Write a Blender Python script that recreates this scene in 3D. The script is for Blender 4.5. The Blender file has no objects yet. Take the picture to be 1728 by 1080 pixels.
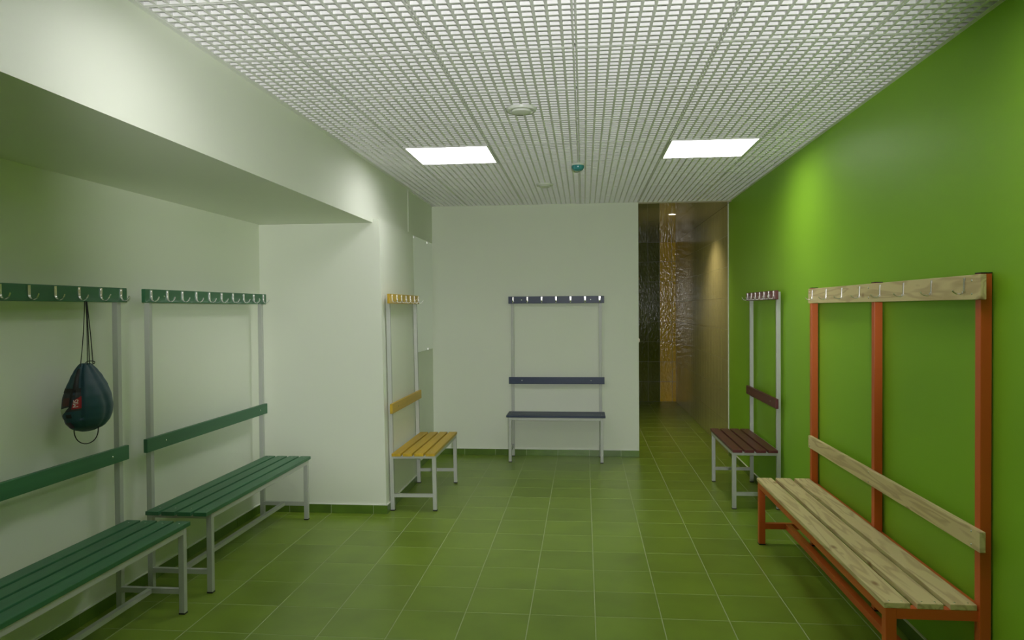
import bpy, bmesh, math, random
from mathutils import Vector, Matrix

random.seed(7)
S = bpy.context.scene
C = S.collection
PI = math.pi

# ------------------------------------------------------------------ camera
T = 1 / 3.0                       # floor tile pitch
FPX, PITCH, YAW, ROLL, CAMH = 1239.687, 0.01525, 0.09763, -0.00684, 4.70318 / 3
cy, sy, cp, sp, cr, sr = (math.cos(YAW), math.sin(YAW), math.cos(PITCH), math.sin(PITCH),
                          math.cos(ROLL), math.sin(ROLL))
fw = Vector((-sy * cp, cy * cp, -sp)); rt = Vector((cy, sy, 0)); up = rt.cross(fw)
rt2 = cr * rt + sr * up; up2 = -sr * rt + cr * up
cam = bpy.data.cameras.new('camera'); camo = bpy.data.objects.new('camera', cam); C.objects.link(camo)
cam.sensor_fit = 'HORIZONTAL'; cam.sensor_width = 36; cam.lens = FPX / 1728 * 36
cam.clip_start = 0.02; cam.clip_end = 60
m3 = Matrix((rt2, up2, -fw)).transposed()
camo.matrix_world = Matrix.Translation((0, 0, CAMH)) @ m3.to_4x4()
S.camera = camo

# ------------------------------------------------------------------ world, exposure, lamp levels
w = bpy.data.worlds.new('world'); S.world = w; w.use_nodes = True
w.node_tree.nodes['Background'].inputs[0].default_value = (0, 0, 0, 1)
S.view_settings.view_transform = 'Standard'; S.view_settings.look = 'None'
S.view_settings.gamma = 1; S.view_settings.exposure = 0.0; S.view_settings.use_curve_mapping = False
S.cycles.use_denoising = True
S.cycles.max_bounces = 10; S.cycles.diffuse_bounces = 6; S.cycles.glossy_bounces = 5
S.cycles.sample_clamp_indirect = 6
L_TROFFER = 11.0         # radiance of the far row of ceiling luminaires
L_NEAR = 8.0             # the row over the near benches
P_REAR = 410.0           # lamp added behind the camera, standing in for a camera flash
P_DOWN = 52.0            # corridor downlight

# ------------------------------------------------------------------ room measures
XR, XB, XN, XREC = 1.525, -1.605, -2.51, -1.625     # right wall, beam face, niche wall, recess wall
YR, YB, YN, YC = -0.46, 7.81, 5.50, 12.45           # rear, back wall, niche end, corridor end
YCAS, YBEAM = 6.60, 6.65
H, ZB, HC, HP = 2.673, 2.235, 2.66, 3.15            # grid ceiling, beam soffit, corridor ceiling, slab
XC = 0.572                                          # free end of the back wall
YT = 7.97                                           # where the corridor tiling starts

# ------------------------------------------------------------------ materials
def nodemat(name):
    m = bpy.data.materials.new(name); m.use_nodes = True
    nt = m.node_tree; return m, nt, nt.nodes['Principled BSDF']

def mat(name, col, rough=0.5, metal=0.0, var=0.0, scale=8.0, bump=0.0, bscale=60.0, spec=0.5,
        rnd=0.0, stretch=(1, 1, 1), coat=0.0, bdist=0.002, detail=3.0):
    m, nt, b = nodemat(name)
    b.inputs['Roughness'].default_value = rough
    b.inputs['Metallic'].default_value = metal
    b.inputs['Specular IOR Level'].default_value = spec
    b.inputs['Coat Weight'].default_value = coat
    b.inputs['Base Color'].default_value = (*col, 1)
    tc = nt.nodes.new('ShaderNodeTexCoord'); mp = nt.nodes.new('ShaderNodeMapping')
    mp.inputs['Scale'].default_value = stretch
    nt.links.new(tc.outputs['Object'], mp.inputs['Vector'])
    vec = mp.outputs['Vector']
    if rnd:
        oi = nt.nodes.new('ShaderNodeObjectInfo')
        ad = nt.nodes.new('ShaderNodeVectorMath'); ad.operation = 'MULTIPLY_ADD'
        cb = nt.nodes.new('ShaderNodeCombineXYZ')
        for i in range(3): nt.links.new(oi.outputs['Random'], cb.inputs[i])
        nt.links.new(cb.outputs[0], ad.inputs[0]); ad.inputs[1].default_value = (37, 53, 71)
        nt.links.new(vec, ad.inputs[2]); vec = ad.outputs[0]
    if var or rnd:
        no = nt.nodes.new('ShaderNodeTexNoise'); no.inputs['Scale'].default_value = scale
        no.inputs['Detail'].default_value = detail
        nt.links.new(vec, no.inputs['Vector'])
        mr = nt.nodes.new('ShaderNodeMapRange')
        mr.inputs[1].default_value = 0.25; mr.inputs[2].default_value = 0.75
        mr.inputs[3].default_value = 1 - var; mr.inputs[4].default_value = 1 + var
        nt.links.new(no.outputs['Fac'], mr.inputs[0])
        val = mr.outputs[0]
        if rnd:
            m2 = nt.nodes.new('ShaderNodeMapRange')
            m2.inputs[3].default_value = 1 - rnd; m2.inputs[4].default_value = 1 + rnd
            nt.links.new(oi.outputs['Random'], m2.inputs[0])
            mu = nt.nodes.new('ShaderNodeMath'); mu.operation = 'MULTIPLY'
            nt.links.new(val, mu.inputs[0]); nt.links.new(m2.outputs[0], mu.inputs[1]); val = mu.outputs[0]
        sc = nt.nodes.new('ShaderNodeVectorMath'); sc.operation = 'SCALE'
        sc.inputs[0].default_value = col
        nt.links.new(val, sc.inputs['Scale']); nt.links.new(sc.outputs[0], b.inputs['Base Color'])
    if bump:
        n2 = nt.nodes.new('ShaderNodeTexNoise'); n2.inputs['Scale'].default_value = bscale
        n2.inputs['Detail'].default_value = 2
        nt.links.new(vec, n2.inputs['Vector'])
        bp = nt.nodes.new('ShaderNodeBump'); bp.inputs['Strength'].default_value = bump
        bp.inputs['Distance'].default_value = bdist
        nt.links.new(n2.outputs['Fac'], bp.inputs['Height']); nt.links.new(bp.outputs[0], b.inputs['Normal'])
    return m

def emit(name, col, strength):
    m, nt, b = nodemat(name)
    b.inputs['Base Color'].default_value = (0.8, 0.8, 0.8, 1)
    b.inputs['Emission Color'].default_value = (*col, 1)
    b.inputs['Emission Strength'].default_value = strength
    return m

def wood(name, light, dark):
    m, nt, b = nodemat(name)
    b.inputs['Roughness'].default_value = 0.55
    N = nt.nodes; Lk = nt.links
    tc = N.new('ShaderNodeTexCoord'); oi = N.new('ShaderNodeObjectInfo')
    cb = N.new('ShaderNodeCombineXYZ')
    for i in range(3): Lk.new(oi.outputs['Random'], cb.inputs[i])
    off = N.new('ShaderNodeVectorMath'); off.operation = 'MULTIPLY_ADD'
    off.inputs[1].default_value = (9, 3, 5)
    Lk.new(cb.outputs[0], off.inputs[0]); Lk.new(tc.outputs['Object'], off.inputs[2])
    mp = N.new('ShaderNodeMapping'); mp.inputs['Scale'].default_value = (1.1, 11, 11)
    Lk.new(off.outputs[0], mp.inputs[0])
    n1 = N.new('ShaderNodeTexNoise'); n1.inputs['Scale'].default_value = 1.3; n1.inputs['Detail'].default_value = 2
    n1.inputs['Distortion'].default_value = 0.5
    Lk.new(mp.outputs[0], n1.inputs['Vector'])
    mu = N.new('ShaderNodeMath'); mu.operation = 'MULTIPLY'; mu.inputs[1].default_value = 34
    Lk.new(n1.outputs['Fac'], mu.inputs[0])
    si = N.new('ShaderNodeMath'); si.operation = 'SINE'; Lk.new(mu.outputs[0], si.inputs[0])
    mr = N.new('ShaderNodeMapRange'); mr.inputs[1].default_value = -0.2; mr.inputs[2].default_value = 1.0
    mr.inputs[4].default_value = 0.36
    Lk.new(si.outputs[0], mr.inputs[0])
    mk = N.new('ShaderNodeMapping'); mk.inputs['Scale'].default_value = (4.2, 9.5, 9.5)
    Lk.new(off.outputs[0], mk.inputs[0])
    vo = N.new('ShaderNodeTexVoronoi'); vo.inputs['Scale'].default_value = 1.0
    Lk.new(mk.outputs[0], vo.inputs['Vector'])
    kr = N.new('ShaderNodeMapRange'); kr.inputs[1].default_value = 0.05; kr.inputs[2].default_value = 0.17
    kr.inputs[3].default_value = 0.9; kr.inputs[4].default_value = 0
    Lk.new(vo.outputs['Distance'], kr.inputs[0])
    mx = N.new('ShaderNodeMath'); mx.operation = 'MAXIMUM'
    Lk.new(mr.outputs[0], mx.inputs[0]); Lk.new(kr.outputs[0], mx.inputs[1])
    ra = N.new('ShaderNodeValToRGB')
    ra.color_ramp.elements[0].color = (*light, 1); ra.color_ramp.elements[1].color = (*dark, 1)
    Lk.new(mx.outputs[0], ra.inputs[0]); Lk.new(ra.outputs[0], b.inputs['Base Color'])
    return m

M = {}
M['paint'] = mat('white_paint', (0.79, 0.825, 0.715), 0.6, bump=0.06, bscale=90, var=0.012, scale=2)
M['greenpaint'] = mat('green_paint', (0.250, 0.50, 0.026), 0.45, bump=0.10, bscale=140, var=0.03, scale=1.3, spec=0.22)
M['floortile'] = mat('green_floor_tile', (0.195, 0.295, 0.028), 0.30, spec=0.32, var=0.16, scale=3.2, rnd=0.05, bump=0.05, bscale=40, detail=6)
M['grout'] = mat('pale_grout', (0.40, 0.47, 0.25), 0.85, var=0.08, scale=30)
M['caulk'] = mat('white_caulk', (0.82, 0.83, 0.78), 0.5)
M['skirt'] = mat('green_skirting_tile', (0.10, 0.185, 0.022), 0.3, var=0.2, scale=6, rnd=0.08)
M['grid'] = mat('white_grid_metal', (0.84, 0.84, 0.83), 0.4)
M['slab'] = mat('plenum_concrete', (0.35, 0.35, 0.34), 0.9, var=0.1, scale=3)
M['frame'] = mat('light_grey_powder_coat', (0.50, 0.52, 0.48), 0.4, bump=0.03, bscale=300)
M['orange'] = mat('orange_powder_coat', (0.64, 0.120, 0.020), 0.4, bump=0.03, bscale=300)
M['black'] = mat('black_plastic', (0.015, 0.015, 0.015), 0.5)
M['steel'] = mat('zinc_steel', (0.75, 0.75, 0.73), 0.25, metal=1.0)
def slatpaint(n, c): return mat(n, c, 0.42, var=0.16, scale=5, rnd=0.05, stretch=(0.35, 4, 4), bump=0.12, bscale=14)
M['pgreen'] = slatpaint('green_painted_wood', (0.038, 0.155, 0.070))
M['pyellow'] = slatpaint('yellow_painted_wood', (0.56, 0.36, 0.022))
M['pblue'] = slatpaint('navy_painted_wood', (0.017, 0.035, 0.085))
M['pred'] = slatpaint('maroon_painted_wood', (0.115, 0.020, 0.022))
M['pine'] = wood('raw_pine_wood', (0.72, 0.60, 0.30), (0.30, 0.15, 0.05))
M['beige'] = mat('beige_glazed_tile', (0.47, 0.45, 0.22), 0.11, spec=0.45, var=0.05, scale=9, rnd=0.03, bump=0.25, bscale=50, bdist=0.0007)
M['darkgreen'] = mat('dark_green_glazed_tile', (0.100, 0.122, 0.004), 0.14, spec=0.16, var=0.1, scale=9, rnd=0.06, bump=1.0, bscale=34, bdist=0.0030, stretch=(1, 0.5, 1))
M['amber'] = mat('amber_glazed_tile', (0.80, 0.52, 0.003), 0.13, spec=0.6, var=0.08, scale=9, rnd=0.04, bump=1.0, bscale=34, bdist=0.0052, stretch=(1, 0.5, 1))
M['wgrout'] = mat('wall_grout', (0.60, 0.60, 0.44), 0.8)
M['gloss'] = mat('glossy_ceiling_film', (0.42, 0.38, 0.27), 0.06, spec=0.7, coat=0.25)
M['mirror'] = mat('mirror_glass', (0.86, 0.90, 0.86), 0.01, metal=1.0)
M['medge'] = mat('mirror_polished_edge', (0.75, 0.85, 0.78), 0.08, spec=1.0)
M['lampbody'] = mat('white_lamp_housing', (0.82, 0.82, 0.82), 0.4)
M['louvre'] = mat('satin_louvre_blade', (0.9, 0.9, 0.9), 0.35)
M['diff'] = emit('lit_diffuser', (1.0, 0.975, 1.0), L_TROFFER)
M['diffnear'] = emit('lit_diffuser_near', (1.0, 0.975, 1.0), L_NEAR)
M['rearlit'] = emit('lit_flash_stand_in_lens', (1.0, 0.98, 0.99), 40)  # glowing lens of the added flash stand-in
M['warm'] = emit('lit_downlight_glass', (1.0, 0.83, 0.6), 25)
M['plastic'] = mat('white_plastic', (0.78, 0.80, 0.74), 0.35)
M['teal'] = mat('teal_dust_cover', (0.05, 0.28, 0.30), 0.2)
M['bag'] = mat('dark_teal_nylon', (0.013, 0.058, 0.085), 0.5, var=0.12, scale=8, bump=0.35, bscale=11, bdist=0.01)
M['bagdark'] = mat('black_nylon_strap', (0.010, 0.010, 0.012), 0.6)
M['bagnavy'] = mat('dark_mesh_pocket', (0.028, 0.030, 0.040), 0.6, var=0.5, scale=60)
M['bagred'] = mat('red_print', (0.36, 0.012, 0.025), 0.5)
M['bagbrown'] = mat('brown_print', (0.07, 0.02, 0.02), 0.5)
M['bagpale'] = mat('pale_green_print', (0.38, 0.44, 0.30), 0.5)
M['bagviolet'] = mat('violet_print', (0.11, 0.085, 0.17), 0.5)
M['bagplum'] = mat('plum_print', (0.05, 0.015, 0.05), 0.5)
M['white'] = mat('white_print', (0.75, 0.75, 0.72), 0.5)

# ------------------------------------------------------------------ helpers
def add_box(bm, x0, x1, y0, y1, z0, z1):
    v = [bm.verts.new(p) for p in ((x0, y0, z0), (x1, y0, z0), (x1, y1, z0), (x0, y1, z0),
                                   (x0, y0, z1), (x1, y0, z1), (x1, y1, z1), (x0, y1, z1))]
    for f in ((3, 2, 1, 0), (4, 5, 6, 7), (0, 1, 5, 4), (1, 2, 6, 5), (2, 3, 7, 6), (3, 0, 4, 7)):
        bm.faces.new([v[i] for i in f])

def box(*b):
    bm = bmesh.new()
    for q in ([b] if not isinstance(b[0], (tuple, list)) else b): add_box(bm, *q)
    return bm

def bevel(bm, r, seg=2):
    bmesh.ops.bevel(bm, geom=list(bm.edges), offset=r, segments=seg, profile=0.6, affect='EDGES')
    return bm

def prism(poly, y0, y1):
    """polygon in XZ extruded along Y"""
    bm = bmesh.new()
    a = [bm.verts.new((x, y0, z)) for x, z in poly]; b = [bm.verts.new((x, y1, z)) for x, z in poly]
    n = len(poly)
    bm.faces.new(a); bm.faces.new(b[::-1])
    for i in range(n): bm.faces.new((a[i], b[i], b[(i + 1) % n], a[(i + 1) % n]))
    bmesh.ops.recalc_face_normals(bm, faces=bm.faces)
    return bm

def lathe(prof, n=32):
    bm = bmesh.new(); rings = []
    for r, z in prof:
        if r < 1e-6: rings.append([bm.verts.new((0, 0, z))])
        else: rings.append([bm.verts.new((r * math.cos(2 * PI * i / n), r * math.sin(2 * PI * i / n), z)) for i in range(n)])
    for a, b in zip(rings, rings[1:]):
        for i in range(n):
            j = (i + 1) % n
            if len(a) == 1 and len(b) == 1: continue
            if len(a) == 1: bm.faces.new((a[0], b[i], b[j]))
            elif len(b) == 1: bm.faces.new((a[i], b[0], a[j]))
            else: bm.faces.new((a[i], b[i], b[j], a[j]))
    bmesh.ops.recalc_face_normals(bm, faces=bm.faces)
    return bm

def tube(pts, r, n=8, bm=None, radii=None):
    bm = bm or bmesh.new(); pts = [Vector(p) for p in pts]; rings = []
    ref = Vector((0.3, 0.5, 0.8)).normalized()
    for i, p in enumerate(pts):
        t = (pts[min(i + 1, len(pts) - 1)] - pts[max(i - 1, 0)]).normalized()
        a = t.cross(ref)
        if a.length < 0.05: a = t.cross(Vector((1, 0, 0)))
        a.normalize(); b = t.cross(a); rr = radii[i] if radii else r
        rings.append([bm.verts.new(p + rr * (math.cos(2 * PI * k / n) * a + math.sin(2 * PI * k / n) * b)) for k in range(n)])
    for q, s in zip(rings, rings[1:]):
        for k in range(n): bm.faces.new((q[k], q[(k + 1) % n], s[(k + 1) % n], s[k]))
    bm.faces.new(rings[0][::-1]); bm.faces.new(rings[-1])
    bmesh.ops.recalc_face_normals(bm, faces=bm.faces)
    return bm

def mesh(name, bm, m, smooth=False):
    me = bpy.data.meshes.new(name); bm.to_mesh(me); bm.free()
    for mm in (m if isinstance(m, (list, tuple)) else [m]): me.materials.append(M[mm])
    if smooth:
        me.polygons.foreach_set('use_smooth', [True] * len(me.polygons))
        try: me.set_sharp_from_angle(angle=math.radians(35))
        except Exception: pass
    return me

def link(name, me, parent=None, loc=(0, 0, 0), rot=(0, 0, 0)):
    o = bpy.data.objects.new(name, me); C.objects.link(o)
    o.location = loc; o.rotation_euler = rot
    if parent is not None: o.parent = parent
    return o

def obj(name, bm, m, parent=None, loc=(0, 0, 0), rot=(0, 0, 0), smooth=False):
    return link(name, mesh(name, bm, m, smooth), parent, loc, rot)

def tag(o, label, cat, group=None, kind=None):
    o['label'] = label; o['category'] = cat
    if group: o['group'] = group
    if kind: o['kind'] = kind
    return o

def thing(name, label, cat, loc=(0, 0, 0), rot=(0, 0, 0), group=None):
    return tag(link(name, None, None, loc, rot), label, cat, group)

def struct(name, bm, m, label, cat):
    return tag(obj(name, bm, m), label, cat, kind='structure')

_tm = {}
def slab_tile(name, m, sx, sy, t, ch=0.0006):
    """tile lying in XY centred at 0, top face at z=0, chamfered rim; shared between equal sizes"""
    k = (name, m, round(sx, 3), round(sy, 3), t)
    if k in _tm: return _tm[k]
    bm = bmesh.new(); hx, hy = sx / 2, sy / 2
    def ring(a, b, z): return [bm.verts.new(p) for p in ((-a, -b, z), (a, -b, z), (a, b, z), (-a, b, z))]
    r0, r1, r2 = ring(hx, hy, -t), ring(hx, hy, -ch), ring(hx - ch, hy - ch, 0)
    for a, b in ((r0, r1), (r1, r2)):
        for i in range(4): bm.faces.new((a[i], a[(i + 1) % 4], b[(i + 1) % 4], b[i]))
    bm.faces.new(r2); bm.faces.new(r0[::-1])
    _tm[k] = mesh(name, bm, m)
    return _tm[k]

# ================================================================== STRUCTURE
# ---- floor with its tiles
floor = struct('floor', box((-2.61, 1.65, YR - 0.1, YB, -0.12, -0.0007), (XC - 0.05, 1.65, YB, YC + 0.1, -0.12, -0.0007)),
               'grout', 'floor of square green ceramic tiles with pale joints', 'floor')
X0, Y0, G = -0.28453, 3.73547, 0.0045
def floor_tiles():
    far = bmesh.new()
    for j in range(-16, 28):
        ya, yb = Y0 + (j - 1) * T, Y0 + j * T
        for i in range(-8, 7):
            xa, xb = X0 + i * T, X0 + (i + 1) * T
            lo = XN
            if (ya + yb) / 2 > YN and ya >= YN - 0.2: lo = -1.516 if ya < YCAS else XREC
            if ya > YB - 0.01: lo = XC
            x0, x1 = max(xa + G / 2, lo), min(xb - G / 2, XR)
            y0, y1 = max(ya + G / 2, YR), min(yb - G / 2, YC)
            if lo == XN: y1 = min(y1, YN) if x1 < -1.53 else y1
            if lo != XC and y1 > YB and x1 < XC: y1 = min(y1, YB)
            if ya < YN < yb and lo != XN:      # strip of the row that still lies inside the niche
                n0, n1 = max(xa + G / 2, XN), min(xb - G / 2, -1.516)
                if n1 - n0 > 0.02 and YN - y0 > 0.02:
                    link('tile', slab_tile('tile', 'floortile', n1 - n0, YN - y0, 0.012), floor, ((n0 + n1) / 2, (y0 + YN) / 2, 0))
                if x0 < n1: x0 = n1
            if x1 - x0 < 0.02 or y1 - y0 < 0.02: continue
            if y1 < 3.06: add_box(far, x0, x1, y0, y1, -0.012, 0)
            else:
                o = link('tile', slab_tile('tile', 'floortile', x1 - x0, y1 - y0, 0.012), floor,
                         ((x0 + x1) / 2, (y0 + y1) / 2, 0))
    t = obj('tile_field', far, 'floortile', floor); t['kind'] = 'stuff'
floor_tiles()

# ---- walls
struct('wall_left', box(XN - 0.1, XN, YR, YN + 0.02, 0, ZB + 0.05), 'paint', 'white painted rear wall of the bench niche', 'wall')
beam = struct('wall_beam', box(XN - 0.1, XB, YR, YBEAM, ZB, HP), 'paint', 'white boxed beam running above the bench niche', 'beam')
obj('corner_bead', box(XB - 0.004, XB + 0.004, YBEAM - 0.012, YBEAM + 0.003, ZB + 0.02, H), 'caulk', beam)
cas = struct('wall_casing', prism([(XN - 0.1, 0), (-1.516, 0), (-1.553, 2.262), (XB - 0.002, 2.262), (XB - 0.002, ZB - 0.001), (XN - 0.1, ZB - 0.001)], YN, YCAS),
       'paint', 'white boxed-in column closing the bench niche', 'wall')
struct('wall_recess', box(XREC - 0.1, XREC, YCAS - 0.02, YB + 0.02, 0, HP), 'paint', 'shaded white wall recess holding the mirror', 'wall')
struct('wall_back', box(XREC - 0.1, XC, YB, YC + 0.12, 0, HP), 'paint', 'white painted back wall behind the navy bench', 'wall')
struct('wall_right', box(XR, XR + 0.12, YR, YT, 0, HP), 'greenpaint', 'bright green painted side wall', 'wall')
struct('wall_rear', box(XN - 0.1, XR + 0.12, YR - 0.1, YR, 0, HP), 'paint', 'white wall at the entrance end of the room', 'wall')

# ---- corridor: tiled side wall and end wall, glossy ceiling
wc = struct('wall_corridor', box(XR + 0.004, XR + 0.12, YT, YC + 0.12, 0, HP), 'wgrout', 'beige glazed tile wall of the shower corridor', 'wall')
rows = [(k * T, min((k + 1) * T, HC)) for k in range(8)]
for k, (za, zb) in enumerate(rows):
    yy = YT + 0.004
    while yy < YC - 0.02:
        ye = min(yy + 0.2, YC)
        sx, sz = ye - yy - 0.003, zb - za - 0.003
        o = link('tile', slab_tile('tile', 'beige', sx, sz, 0.008), wc, (XR, (yy + ye) / 2, (za + zb) / 2))
        # local x -> world Y, local y -> world Z, normal -> -X
        o.rotation_euler = Matrix(((0, 0, -1), (-1, 0, 0), (0, 1, 0))).to_euler()
        yy += 0.2
we = struct('wall_shower_end', box(XC - 0.02, XR + 0.1, YC + 0.004, YC + 0.12, 0, HP), 'wgrout', 'dark green and amber tiled end wall of the shower corridor', 'wall')
xcols = [(XC, 0.669, 'darkgreen'), (0.669, 0.869, 'darkgreen'), (0.869, 1.066, 'darkgreen'), (1.066, 1.262, 'darkgreen'),
         (1.262, 1.462, 'amber'), (1.462, XR, 'amber')]
for za, zb in rows:
    for xa, xb, mm in xcols:
        o = link('tile', slab_tile('tile', mm, xb - xa - 0.003, zb - za - 0.003, 0.008), we, ((xa + xb) / 2, YC, (za + zb) / 2))
        o.rotation_euler = (PI / 2, 0, 0)
struct('ceiling_corridor', box(XC, XR + 0.1, YB + 0.001, YC + 0.12, HC, HP), 'gloss', 'glossy beige ceiling of the shower corridor', 'ceiling')
struct('trim_1', box(XR - 0.007, XR + 0.01, YT - 0.018, YT + 0.004, 0.0, HC), 'caulk', 'white corner profile between green wall and beige tiles', 'trim')

# ---- grid ceiling
ceil = struct('ceiling', box((XN - 0.1, XR + 0.12, YR - 0.1, YB, HP, HP + 0.1)), 'slab', 'white open-cell metal grid ceiling', 'ceiling')
tr = bmesh.new(); a = 0.022
for b in ((XB, XB + a, YR, YBEAM), (XREC, XREC + a, YBEAM, YB), (XR - a, XR, YR, YB), (XREC + a, XR - a, YB - a, YB), (XB + a, XR - a, YR, YR + a)):
    add_box(tr, *b, H - 0.001, H + 0.001)
obj('edge_angle', tr, 'grid', ceil)
_gp = {}
FIN, FW, FB = 0.040, 0.0115, 0.0105
def grid_panel(sx, sy, ox, oy):
    """panel sx by sy; fins at multiples of 0.05 measured from (ox, oy) offset"""
    k = (round(sx, 3), round(sy, 3), round(ox, 3), round(oy, 3))
    if k in _gp: return _gp[k]
    bm = bmesh.new()
    xs = [0.05 * i - ox for i in range(0, 14)]; ys = [0.05 * i - oy for i in range(0, 14)]
    for x in xs:
        if 0.012 < x < sx - 0.012: add_box(bm, x - FW / 2, x + FW / 2, 0, sy, 0, FIN)
    for y in ys:
        if 0.012 < y < sy - 0.012: add_box(bm, 0, sx, y - FW * 0.45, y + FW * 0.45, 0.0004, FIN - 0.0004)
    g = 0.0022
    add_box(bm, g, FB, g, sy - g, -0.0006, FIN); add_box(bm, sx - FB, sx - g, g, sy - g, -0.0006, FIN)
    add_box(bm, FB, sx - FB, g, FB, -0.0006, FIN); add_box(bm, FB, sx - FB, sy - FB, sy - g, -0.0006, FIN)
    _gp[k] = mesh('grid_panel', bm, 'grid')
    return _gp[k]
GX, GY = -1.232, 3.14
LAMPS = []
cols = [(XB, GX)] + [(GX + 0.6 * i, GX + 0.6 * (i + 1)) for i in range(4)] + [(GX + 2.4, XR)]
for j in range(-6, 8):
    ya, yb = GY + 0.6 * j, min(GY + 0.6 * (j + 1), YB)
    for ci, (xa, xb) in enumerate(cols):
        if j in (-2, 3) and ci in (1, 4):
            LAMPS.append(((xa + xb) / 2, (ya + yb) / 2)); continue
        if ci == 0 and ya > YBEAM: xa = XREC
        ox = 0.6 - (xb - xa) if ci == 0 else 0
        link('grid_panel', grid_panel(xb - xa, yb - ya, ox % 0.05, 0), ceil, (xa, ya, H))

# ---- skirting
def skirting(name, axis, at, out, a, b, phase, label, lean=0.0):
    """axis 'x' or 'y' = run direction, at = wall plane, out = +-1 direction off the wall"""
    hgt, th = 0.066, 0.009
    bm = bmesh.new(); q = at + out * (th - 0.002)
    lo, hi = min(at, q), max(at, q)
    add_box(bm, *((a, b, lo, hi) if axis == 'x' else (lo, hi, a, b)), 0.0, hgt)
    base = struct(name, bm, 'grout', label, 'skirting')
    lo, hi = min(at, at + out * (th + 0.001)), max(at, at + out * (th + 0.001))
    obj('caulk_bead', box(*((a, b, lo, hi) if axis == 'x' else (lo, hi, a, b)), hgt, hgt + 0.0055), 'caulk', base)
    k = math.floor((a - phase) / T)
    while phase + k * T < b:
        s0, s1 = max(a, phase + k * T + 0.002), min(b, phase + (k + 1) * T - 0.002)
        k += 1
        if s1 - s0 < 0.012: continue
        me = slab_tile('skirting_tile', 'skirt', s1 - s0, hgt - 0.001, 0.009)
        c = (s0 + s1) / 2; f = at + out * th
        if axis == 'x':
            o = link('skirting_tile', me, base, (c, f, hgt / 2)); o.rotation_euler = (PI / 2, 0, 0) if out < 0 else (PI / 2, 0, PI)
        else:
            R = Matrix(((0, 0, out), (out, 0, 0), (0, 1, 0)))
            o = link('skirting_tile', me, base, (f, c, hgt / 2)); o.rotation_euler = R.to_euler()
skirting('baseboard_niche', 'y', XN, 1, 2.6, YN - 0.009, Y0, 'green tile skirting along the niche wall')
skirting('baseboard_niche_end', 'x', YN, -1, XN, -1.510, X0, 'green tile skirting at the foot of the niche end wall')
skirting('baseboard_casing', 'y', -1.517, 1, YN - 0.008, YCAS, Y0, 'green tile skirting behind the yellow bench')
skirting('baseboard_recess', 'y', XREC, 1, YCAS, YB, Y0, 'green tile skirting below the mirror')
skirting('baseboard_back', 'x', YB, -1, XREC, XC, X0, 'green tile skirting behind the navy bench')
skirting('baseboard_right', 'y', XR, -1, 2.6, YT - 0.02, Y0, 'green tile skirting along the green wall')

# ================================================================== LUMINAIRES
def troffer(x, y, label):
    t = thing('ceiling_light', label, 'ceiling light', (x, y, H), group='square ceiling lights')
    s = 0.297
    f = 0.016
    obj('housing', box((-s, s, -s, s, 0.052, 0.075), (-s, s, -s, -s + f, 0.010, 0.052), (-s, s, s - f, s, 0.010, 0.052),
                       (-s, -s + f, -s + f, s - f, 0.010, 0.052), (s - f, s, -s + f, s - f, 0.010, 0.052)), 'lampbody', t)
    obj('frame', box((-s, s, -s, -s + f, -0.003, 0.010), (-s, s, s - f, s, -0.003, 0.010),
                     (-s, -s + f, -s + f, s - f, -0.003, 0.010), (s - f, s, -s + f, s - f, -0.003, 0.010)), 'lampbody', t)
    obj('diffuser', box(-s + f, s - f, -s + f, s - f, 0.046, 0.0515), 'diff' if y > 4 else 'diffnear', t)
    for i in (-1, 0, 1):
        obj('louvre', box(-s + f, s - f, i * 0.14 - 0.002, i * 0.14 + 0.002, 0.004, 0.045), 'louvre', t)
    return t
for x, y in LAMPS:
    troffer(x, y, 'lit square ceiling light ' + (
        ('above the yellow bench side of the room' if x < 0 else 'beside the green wall near the shower corridor') if y > 4 else
        ('over the near end of the green bench row' if x < 0 else 'over the pine bench beside the green wall')))

rl = thing('flash_stand_in', 'unseen spotlight added behind the camera to stand in for its flash', 'spotlight', (0.16, YR, 1.66))  # unseen fixture, added to carry the light of a camera-side flash
AIM = Vector((math.sin(math.radians(-7)), math.cos(math.radians(-7)), math.tan(math.radians(8)))).normalized()
QA = AIM.to_track_quat('Z', 'Y').to_euler()
obj('base_plate', bevel(box(-0.05, 0.05, 0, 0.02, -0.06, 0.06), 0.006), 'lampbody', rl)
obj('arm', tube([(0, 0.018, 0), (0, 0.05, 0), (0, 0.06, 0.0)], 0.010, 12), 'lampbody', rl, smooth=True)
hd = obj('lamp_head', lathe([(0, -0.05), (0.030, -0.05), (0.040, -0.03), (0.050, 0.03), (0.056, 0.05), (0.052, 0.05), (0.046, 0.03), (0, 0.028)], 32), 'lampbody', rl, (0, 0.095, 0.0), smooth=True)
hd.rotation_euler = QA
obj('lens', lathe([(0, 0.036), (0.044, 0.036), (0.044, 0.033), (0, 0.033)], 32), 'rearlit', hd)
sp_ = bpy.data.lights.new('flash_stand_in_beam', 'SPOT'); sp_.energy = P_REAR; sp_.color = (1, 0.985, 0.99)  # added beam that takes the place of the camera flash
sp_.spot_size = math.radians(62); sp_.spot_blend = 0.5; sp_.shadow_soft_size = 0.035
so = link('flash_stand_in_beam', sp_, rl, (0, 0.095, 0)); so.location = Vector((0, 0.095, 0)) + AIM * 0.075
so.rotation_euler = (-AIM).to_track_quat('Z', 'Y').to_euler()

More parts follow.
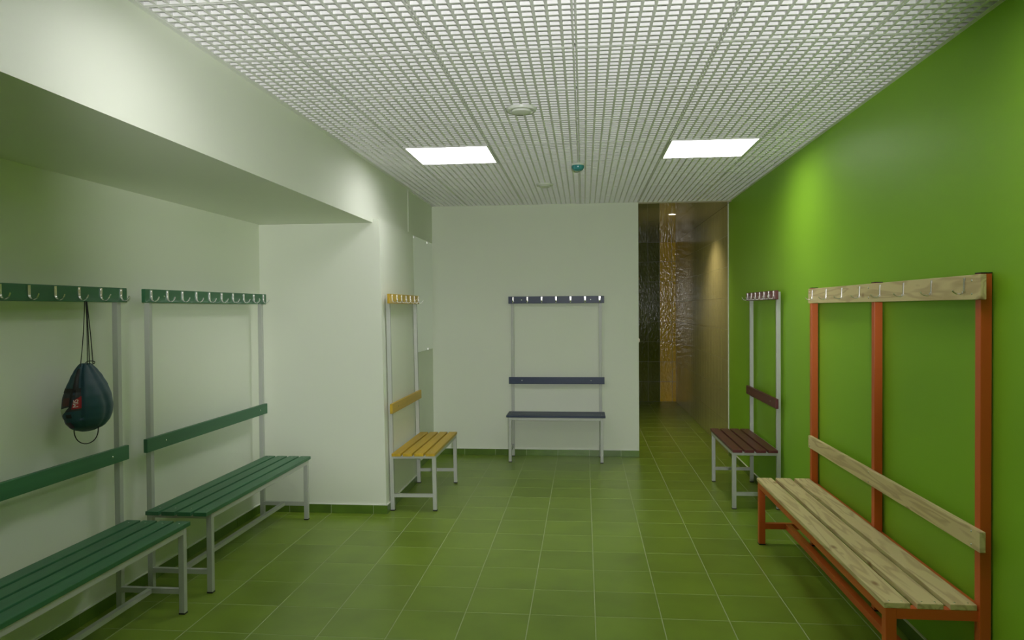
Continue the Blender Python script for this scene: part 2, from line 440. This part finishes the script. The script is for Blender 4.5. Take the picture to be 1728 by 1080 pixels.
dl = thing('downlight', 'small round downlight in the glossy corridor ceiling', 'downlight', (1.03, 8.74, HC))
obj('trim_ring', lathe([(0.036, 0.004), (0.036, -0.001), (0.040, -0.005), (0.048, -0.004), (0.050, 0.0), (0.050, 0.003)]), 'lampbody', dl, smooth=True)
obj('lens', lathe([(0, -0.0015), (0.036, -0.0015), (0.036, 0.0005), (0, 0.0005)]), 'warm', dl)
sl = bpy.data.lights.new('downlight_beam', 'SPOT'); sl.energy = P_DOWN; sl.color = (1, 0.80, 0.56)
sl.spot_size = math.radians(125); sl.spot_blend = 0.7; sl.shadow_soft_size = 0.03
link('downlight_beam', sl, dl, (0, 0, -0.012))

# ================================================================== CEILING FITTINGS
def valve(x, y, r, label):
    t = thing('air_valve', label, 'air vent', (x, y, H), group='round ceiling air valves')
    obj('collar', lathe([(r * 0.72, 0.02), (r * 0.72, 0.0), (r * 0.80, -0.016), (r * 0.93, -0.014), (r, -0.002), (r, 0.0)], 40), 'plastic', t, smooth=True)
    obj('disc', lathe([(0, -0.028), (r * 0.40, -0.027), (r * 0.62, -0.022), (r * 0.66, -0.014), (r * 0.6, -0.006), (0, -0.004)], 40), 'plastic', t, smooth=True)
    obj('stem', lathe([(0, -0.006), (0.008, -0.006), (0.008, 0.03), (0, 0.03)], 12), 'plastic', t)
valve(-0.337, 4.06, 0.085, 'round white air valve set in the ceiling grid between the two rows of lights')
valve(-0.340, 6.55, 0.075, 'round white air valve set in the ceiling grid close to the back wall')
sd = thing('smoke_detector', 'smoke detector under a teal dust cover on the ceiling grid', 'smoke detector', (-0.04, 5.66, H))
obj('base', lathe([(0, 0.0), (0.05, 0.0), (0.052, -0.008), (0.046, -0.016), (0, -0.016)], 28), 'plastic', sd, smooth=True)
obj('dust_cover', lathe([(0.047, -0.014), (0.048, -0.028), (0.040, -0.046), (0.024, -0.054), (0, -0.056)], 28), 'teal', sd, smooth=True)

# ================================================================== MIRROR
mi = thing('wall_mirror', 'frameless wall mirror in the recess beside the yellow bench', 'mirror', (XREC, 7.195, 1.71))
obj('backing', box(0.0005, 0.012, -0.53, 0.53, -0.555, 0.555), 'medge', mi)
obj('glass', box(0.012, 0.0165, -0.535, 0.535, -0.56, 0.56), 'mirror', mi)
for yy in (-0.3, 0.3):
    for zz in (-0.55, 0.55):
        obj('clip', box(0.0165, 0.0195, yy - 0.012, yy + 0.012, zz - 0.012, zz + 0.012), 'steel', mi)

# ================================================================== BENCHES
def strip_hook():
    """flat J hook: plate against the board (y=0 plane), prong runs to -y and up"""
    path = [(-0.0015, 0.030), (-0.0018, -0.012), (-0.004, -0.022), (-0.012, -0.030), (-0.024, -0.032), (-0.036, -0.026), (-0.044, -0.014), (-0.046, -0.006)]
    wd = [0.008, 0.008, 0.007, 0.006, 0.0055, 0.005, 0.0045, 0.004]; th = 0.0015
    bm = bmesh.new(); R = []
    for i, ((y, z), ww) in enumerate(zip(path, wd)):
        p0, p1 = path[max(i - 1, 0)], path[min(i + 1, len(path) - 1)]
        t = Vector((p1[0] - p0[0], p1[1] - p0[1])).normalized(); n = Vector((-t.y, t.x)) * th
        R.append([bm.verts.new(q) for q in ((-ww, y + n.x, z + n.y), (ww, y + n.x, z + n.y), (ww, y - n.x, z - n.y), (-ww, y - n.x, z - n.y))])
    for a, b in zip(R, R[1:]):
        for k in range(4): bm.faces.new((a[k], a[(k + 1) % 4], b[(k + 1) % 4], b[k]))
    bm.faces.new(R[0][::-1]); bm.faces.new(R[-1])
    bmesh.ops.recalc_face_normals(bm, faces=bm.faces)
    for zz in (0.022, -0.004):
        add_box(bm, -0.003, 0.003, -0.0045, -0.002, zz - 0.003, zz + 0.003)
    return mesh('hook', bm, 'steel', True)
def wire_hook():
    pts = [(0, -0.003, 0.034), (0, -0.0035, 0.0), (0, -0.004, -0.018), (0, -0.007, -0.024), (0, -0.016, -0.027), (0, -0.028, -0.026), (0, -0.040, -0.020), (0, -0.046, -0.013)]
    bm = tube(pts, 0.0032, 8)
    add_box(bm, -0.005, 0.005, -0.0025, -0.0003, 0.024, 0.036)
    add_box(bm, -0.004, 0.004, -0.010, -0.0003, -0.024, -0.016)
    return mesh('hook', bm, 'steel', True)
HOOK_S, HOOK_W = strip_hook(), wire_hook()
BOLT = mesh('bolt', lathe([(0, 0.0025), (0.003, 0.0022), (0.0055, 0.0), (0.0055, -0.001)], 10), 'steel', True)

def rbox(x0, x1, y0, y1, z0, z1, r=0.003): return bevel(box(x0, x1, y0, y1, z0, z1), r, 2)

def bench(label, loc, rotz, u0, u1, posts, legs, depth, seat_z, nsl, frame, paint, hooks, hookmesh, tw=0.03,
          rail=(1.615, 1.69), back=(0.79, 0.865), slat_t=0.022, gap=0.0165, long_stretcher=False, lean=0.0, ball=None,
          cap_top=False, seat_u=None, board_front=None, group='changing room benches'):
    """local x along the wall, front towards -y; origin on the floor under the post line"""
    t = thing('coat_rack_bench', label, 'bench', loc, (0, 0, rotz), group)
    if lean: t.rotation_euler = (Matrix.Rotation(lean, 3, 'Y') @ Matrix.Rotation(rotz, 3, 'Z')).to_euler()
    h = tw / 2; yf = -depth
    su0, su1 = seat_u or (u0, u1)
    ft = seat_z - slat_t               # frame top
    for p in posts:
        o = obj('post', rbox(p - h, p + h, -h, h, 0.006, rail[1] + (0.004 if cap_top else -0.01), 0.002), frame, t)
        obj('foot_cap', box(p - h - 0.001, p + h + 0.001, -h - 0.001, h + 0.001, 0, 0.008), 'black', o)
        if cap_top: obj('end_cap', box(p - h - 0.001, p + h + 0.001, -h - 0.001, h + 0.001, rail[1] + 0.004, rail[1] + 0.008), 'black', o)
    for p in legs:
        o = obj('leg', rbox(p - h, p + h, yf - h, yf + h, 0.006, ft, 0.002), frame, t)
        obj('foot_cap', box(p - h - 0.001, p + h + 0.001, yf - h - 0.001, yf + h + 0.001, 0, 0.008), 'black', o)
    for p in legs:
        obj('end_rail', box(p - h + 0.001, p + h - 0.001, yf + h, -h, ft - tw, ft), frame, t)
        obj('stretcher', box(p - h + 0.003, p + h - 0.003, yf + h, -h, 0.105, 0.105 + tw - 0.004), frame, t)
    a, b = min(legs) + h, max(legs) - h
    obj('front_rail', box(a, b, yf - h + 0.001, yf + h - 0.001, ft - tw, ft), frame, t)
    obj('rear_rail', box(a, b, -h - 0.001, h - 0.003, ft - tw, ft), frame, t)
    if long_stretcher:
        obj('long_stretcher', box(a, b, yf / 2 - h + 0.002, yf / 2 + h - 0.002, 0.106, 0.104 + tw - 0.004), frame, t)
    # seat slats from front edge back to the posts
    front, rear = yf - h - 0.006, -h - 0.004
    wsl = ((rear - front) - (nsl - 1) * gap) / nsl
    for k in range(nsl):
        y0 = front + k * (wsl + gap)
        c = ((su0 + su1) / 2, y0 + wsl / 2, seat_z - slat_t / 2)
        hl = (su1 - su0) / 2
        s = obj('seat_slat', rbox(-hl, hl, -wsl / 2, wsl / 2, -slat_t / 2, slat_t / 2, 0.003), paint, t, c)
        for p in legs:
            for dy in ((-wsl / 4, wsl / 4) if ball else (0,)):
                link('bolt', BOLT, s, (p - c[0], dy, slat_t / 2 - 0.0015))
    bt = 0.022
    for nm, (z0, z1) in (('hook_rail', rail), ('back_slat', back)):
        hl = (u1 - u0) / 2; c = ((u0 + u1) / 2, -h - bt / 2, (z0 + z1) / 2)
        s = obj(nm, rbox(-hl, hl, -bt / 2, bt / 2, -(z1 - z0) / 2, (z1 - z0) / 2, 0.003), paint, t, c)
        for p in (posts if ball else (min(posts) + (0.0 if ball else 0.10), max(posts) - 0.10)):
            for dz in ((-0.025, 0.025) if ball else (0,)):
                q = link('bolt', BOLT, s, (max(-hl + 0.03, min(hl - 0.03, p - c[0])), -bt / 2 + 0.0005, dz)); q.rotation_euler = (PI / 2, 0, 0)
        if nm == 'hook_rail':
            for u in hooks: link('hook', hookmesh, s, (u - c[0], -bt / 2, 0.002))
    return t

# long green benches in the niche (local x = world Y, origin y measured at mid length)
PX = -2.425
yc = 4.59
bench('long green slatted bench standing in the niche corner by the boxed column', (PX, yc, 0), PI / 2, 3.805 - yc, 5.345 - yc,
      (3.89 - yc, 5.325 - yc), (3.885 - yc, 5.305 - yc), 0.35, 0.468, 4, 'frame', 'pgreen',
      [3.862 - yc + 0.159 * k for k in range(10)], HOOK_S, long_stretcher=True)
yc = 2.88
bench('long green slatted bench with a drawstring bag on its hook rail', (PX, yc, 0), PI / 2, 2.09 - yc, 3.645 - yc,
      (2.17 - yc, 3.61 - yc), (2.17 - yc, 3.60 - yc), 0.35, 0.468, 4, 'frame', 'pgreen',
      [3.594 - yc - 0.159 * k for k in range(10)], HOOK_S, long_stretcher=True)
# yellow bench on the column
yc = 6.04
bench('short yellow slatted bench against the white boxed column', (-1.492, yc, 0), PI / 2, 5.52 - yc, 6.53 - yc,
      (5.60 - yc, 6.515 - yc), (5.60 - yc, 6.515 - yc), 0.335, 0.458, 4, 'frame', 'pyellow',
      [5.585 - yc + 0.15 * k for k in range(7)], HOOK_S, lean=-0.0155, back=(0.765, 0.84))
# navy bench on the back wall
bench('short navy blue bench against the white back wall', (-0.292, 7.768, 0), 0, -0.503, 0.503,
      (-0.463, 0.463), (-0.466, 0.466), 0.305, 0.480, 4, 'frame', 'pblue',
      [-0.453 + 0.1515 * k for k in range(7)], HOOK_S, back=(0.772, 0.845), rail=(1.622, 1.697))
# maroon bench on the green wall
yc = 6.29
bench('short maroon slatted bench against the green wall', (1.490, yc, 0), -PI / 2, yc - 6.79, yc - 5.765,
      (yc - 6.745, yc - 5.835), (yc - 6.745, yc - 5.835), 0.335, 0.472, 4, 'frame', 'pred',
      [yc - 6.73 + 0.15 * k for k in range(7)], HOOK_S, rail=(1.625, 1.695))
# pine bench with orange frame
yc = 3.95
bench('long raw pine bench with orange steel frame against the green wall', (1.497, yc, 0), -PI / 2, yc - 4.955, yc - 2.865,
      (yc - 4.975, yc - 3.935, yc - 2.925), (yc - 4.975, yc - 2.935), 0.335, 0.436, 3, 'orange', 'pine',
      [yc - 4.859 + 0.2693 * k for k in range(8)], HOOK_W, tw=0.04, rail=(1.590, 1.684), back=(0.650, 0.728), gap=0.024,
      long_stretcher=True, ball=True, cap_top=True, seat_u=(yc - 4.995, yc - 2.915))

# ================================================================== DRAWSTRING BAG
BX, BY = -2.332, 3.245
bag = thing('drawstring_bag', 'dark teal drawstring bag hanging from the green hook rail', 'bag', (BX, BY, 0))
ZT, ZL = 1.325, 1.010
prof = [(0.0, 0.30), (0.02, 0.52), (0.06, 0.69), (0.14, 0.86), (0.24, 0.96), (0.35, 1.0), (0.50, 0.95), (0.66, 0.81),
        (0.80, 0.62), (0.90, 0.45), (0.96, 0.32), (1.0, 0.20)]
def rad(t):
    for (a, ra), (b, rb) in zip(prof, prof[1:]):
        if a <= t <= b:
            s = (t - a) / (b - a); s = s * s * (3 - 2 * s) * 0.4 + s * 0.6
            return ra + (rb - ra) * s
    return 0.2
def bag_pt(th, t, off=0.0):
    r = rad(t)
    fold = 1 + 0.035 * math.sin(3 * th + 5 * t) * min(1, 3 * t) + 0.05 * math.sin(9 * th + 1.3) * max(0, t - 0.45) / 0.55
    fold -= 0.10 * math.exp(-((th + 1.03) / 0.13) ** 2) * (1 if t > 0.15 else 0.3)       # crease beside the pocket
    fold -= 0.10 * math.exp(-((th + 0.05 - 0.5 * (0.6 - t)) / 0.16) ** 2)                 # slanting fold on the right
    ax, ay = 0.084, 0.142
    x = (ax * r * fold + off) * math.cos(th); y = (ay * r * fold + off) * math.sin(th)
    lean = 0.035 * (0.5 - t) * (1 - r * 0.2)
    sag = -0.03 * (1 - r) * 0 + 0.020 * math.sin(th + 2.2) * (1 - t)
    return Vector((x + 0.2 * lean, y + 0.010 * math.sin(4 * t), ZL + (ZT - ZL) * t + sag * (0.3 + r * 0.7)))
bm = bmesh.new(); NT, NH = 40, 72
R = [[bm.verts.new(bag_pt(-PI + 2 * PI * i / NH, k / NT)) for i in range(NH)] for k in range(NT + 1)]
for a, b in zip(R, R[1:]):
    for i in range(NH): bm.faces.new((a[i], a[(i + 1) % NH], b[(i + 1) % NH], b[i]))
bm.faces.new(R[0][::-1]); bm.faces.new(R[-1])
obj('body', bm, 'bag', bag, smooth=True)
def patch(name, m, quad, off=0.0012, n=10, parent=None):
    """quad of (theta in degrees, t) corners laid on the bag's surface"""
    bm = bmesh.new(); V = []
    for i in range(n + 1):
        row = []
        for j in range(n + 1):
            u, v = i / n, j / n
            th = -144 + 1.2 * 144 + 1.2 * sum(w_ * q[0] for w_, q in zip(((1 - u) * (1 - v), u * (1 - v), u * v, (1 - u) * v), quad))
            t = sum(w_ * q[1] for w_, q in zip(((1 - u) * (1 - v), u * (1 - v), u * v, (1 - u) * v), quad))
            row.append((bm.verts.new(bag_pt(math.radians(th), t, off)), bm.verts.new(bag_pt(math.radians(th), t, off - 0.001))))
        V.append(row)
    for i in range(n):
        for j in range(n):
            bm.faces.new((V[i][j][0], V[i + 1][j][0], V[i + 1][j + 1][0], V[i][j + 1][0]))
            bm.faces.new((V[i][j][1], V[i][j + 1][1], V[i + 1][j + 1][1], V[i + 1][j][1]))
    bmesh.ops.recalc_face_normals(bm, faces=bm.faces)
    return obj(name, bm, m, parent or bag, smooth=True)
pk = patch('side_pocket', 'bagnavy', ((-178, 0.30), (-73, 0.30), (-73, 0.62), (-178, 0.62)))
patch('strap', 'bagdark', ((-175, 0.60), (-73, 0.58), (-73, 0.64), (-175, 0.66)), 0.003)
patch('strap', 'bagdark', ((-96, 0.36), (-92, 0.36), (-92, 0.62), (-96, 0.62)), 0.003)
patch('strap', 'bagdark', ((-92, 0.62), (-78, 0.62), (-80, 0.93), (-92, 0.93)), 0.002)
red = patch('red_print', 'bagred', ((-91, 0.33), (-72, 0.33), (-72, 0.52), (-88, 0.46)), 0.0022, parent=pk)
patch('brown_print', 'bagbrown', ((-118, 0.39), (-98, 0.39), (-98, 0.51), (-117, 0.51)), 0.0022, parent=pk)
patch('pale_print', 'bagpale', ((-142, 0.19), (-108, 0.30), (-97, 0.37), (-138, 0.34)), 0.0025, parent=pk)
patch('violet_print', 'bagviolet', ((-143, 0.06), (-118, 0.08), (-118, 0.17), (-143, 0.18)), 0.002)
patch('plum_print', 'bagplum', ((-120, 0.05), (-96, 0.05), (-98, 0.14), (-118, 0.14)), 0.002)
patch('eyelet', 'bagdark', ((-106, 0.21), (-92, 0.20), (-92, 0.26), (-106, 0.26)), 0.0022)
# slanted lettering on the red print
cu = bpy.data.curves.new('lettering', 'FONT'); cu.body = 'MIS'; cu.size = 0.030; cu.align_x = 'CENTER'; cu.align_y = 'CENTER'
to = bpy.data.objects.new('lettering_curve', cu); C.objects.link(to)
dg = bpy.context.evaluated_depsgraph_get(); dg.update()
tme = bpy.data.meshes.new_from_object(to.evaluated_get(dg)); bpy.data.objects.remove(to)
bm = bmesh.new(); bm.from_mesh(tme)
bmesh.ops.subdivide_edges(bm, edges=list(bm.edges), cuts=1)
for v in bm.verts:                                    # text rotated a quarter turn and wrapped on the surface
    px, py = -v.co.y, v.co.x
    v.co = bag_pt(math.radians(-70 + px * 560), 0.415 + py * 2.6 / 0.8 * 0.85, 0.0034)
txt = mesh('lettering', bm, 'white'); link('lettering', txt, red)
# cords: from the hook down to the neck, and the loop below
hk = Vector((-2.386 - 0.030 - BX + 0.06, 3.276 - BY, 1.617))
def cord(name, p0, p1, bow, r=0.0022):
    p0, p1 = Vector(p0), Vector(p1); pts = []
    for i in range(15):
        s = i / 14; pts.append(p0.lerp(p1, s) + Vector(bow) * math.sin(PI * s))
    obj(name, tube(pts, r, 6), 'bagdark', bag, smooth=True)
nk = Vector((0.006, 0.0, ZT))
cord('cord', hk + Vector((0, -0.006, 0)), nk + Vector((0.0, -0.055, -0.030)), (0, 0.006, 0))
cord('cord', hk + Vector((0.002, 0.0, 0)), nk + Vector((0.01, -0.018, -0.006)), (0, 0.004, 0))
cord('cord', hk + Vector((0.002, 0.005, 0)), nk + Vector((0.012, -0.006, -0.006)), (0, 0.002, 0))
cord('cord', hk + Vector((0, 0.010, 0)), nk + Vector((0.004, 0.030, -0.004)), (0, 0.003, 0))
obj('cord', tube([nk + Vector((0.012 * math.cos(a_) + 0.004, 0.012 + 0.016 * math.cos(a_), 0.002 + 0.008 * math.sin(a_))) for a_ in [2 * PI * i / 16 for i in range(17)]], 0.0022, 6), 'bagdark', bag, smooth=True)
obj('cord_loop', tube([Vector((0.0 + 0.038 * math.cos(PI * s), -0.010 + 0.032 * math.cos(PI * s), 1.022 - 0.075 * math.sin(PI * s) ** 0.8)) for s in [i / 20 for i in range(21)]], 0.0025, 6), 'bagdark', bag, smooth=True)

# ================================================================== SHOWER FITTINGS in the corridor
sh = thing('wall_shower', 'chrome wall shower with mixer tap at the corridor side', 'shower', (XC, 10.0, 0))
obj('riser_pipe', tube([(0.045, 0, 1.10), (0.045, 0, 1.90)], 0.011, 12), 'steel', sh, smooth=True)
obj('wall_bracket', box((0, 0.05, -0.012, 0.012, 1.80, 1.825)), 'steel', sh)
obj('shower_head', tube([(0.045, 0, 1.88), (0.07, 0, 1.95), (0.11, 0, 1.985), (0.150, 0, 1.965), (0.165, 0, 1.95)], 0.012, 12,
                        radii=[0.012, 0.012, 0.012, 0.022, 0.030]), 'steel', sh, smooth=True)
mx = obj('mixer_body', tube([(0, 0, 1.12), (0.06, 0, 1.12), (0.10, 0, 1.12), (0.13, 0, 1.12)], 0.025, 16, radii=[0.03, 0.026, 0.024, 0.02]), 'steel', sh, smooth=True)
obj('mixer_knob', lathe([(0, 0), (0.024, 0), (0.032, 0.012), (0.030, 0.036), (0.020, 0.046), (0, 0.048)], 20), 'plastic', mx, (0.128, 0, 1.13), (0, PI / 2, 0), smooth=True)
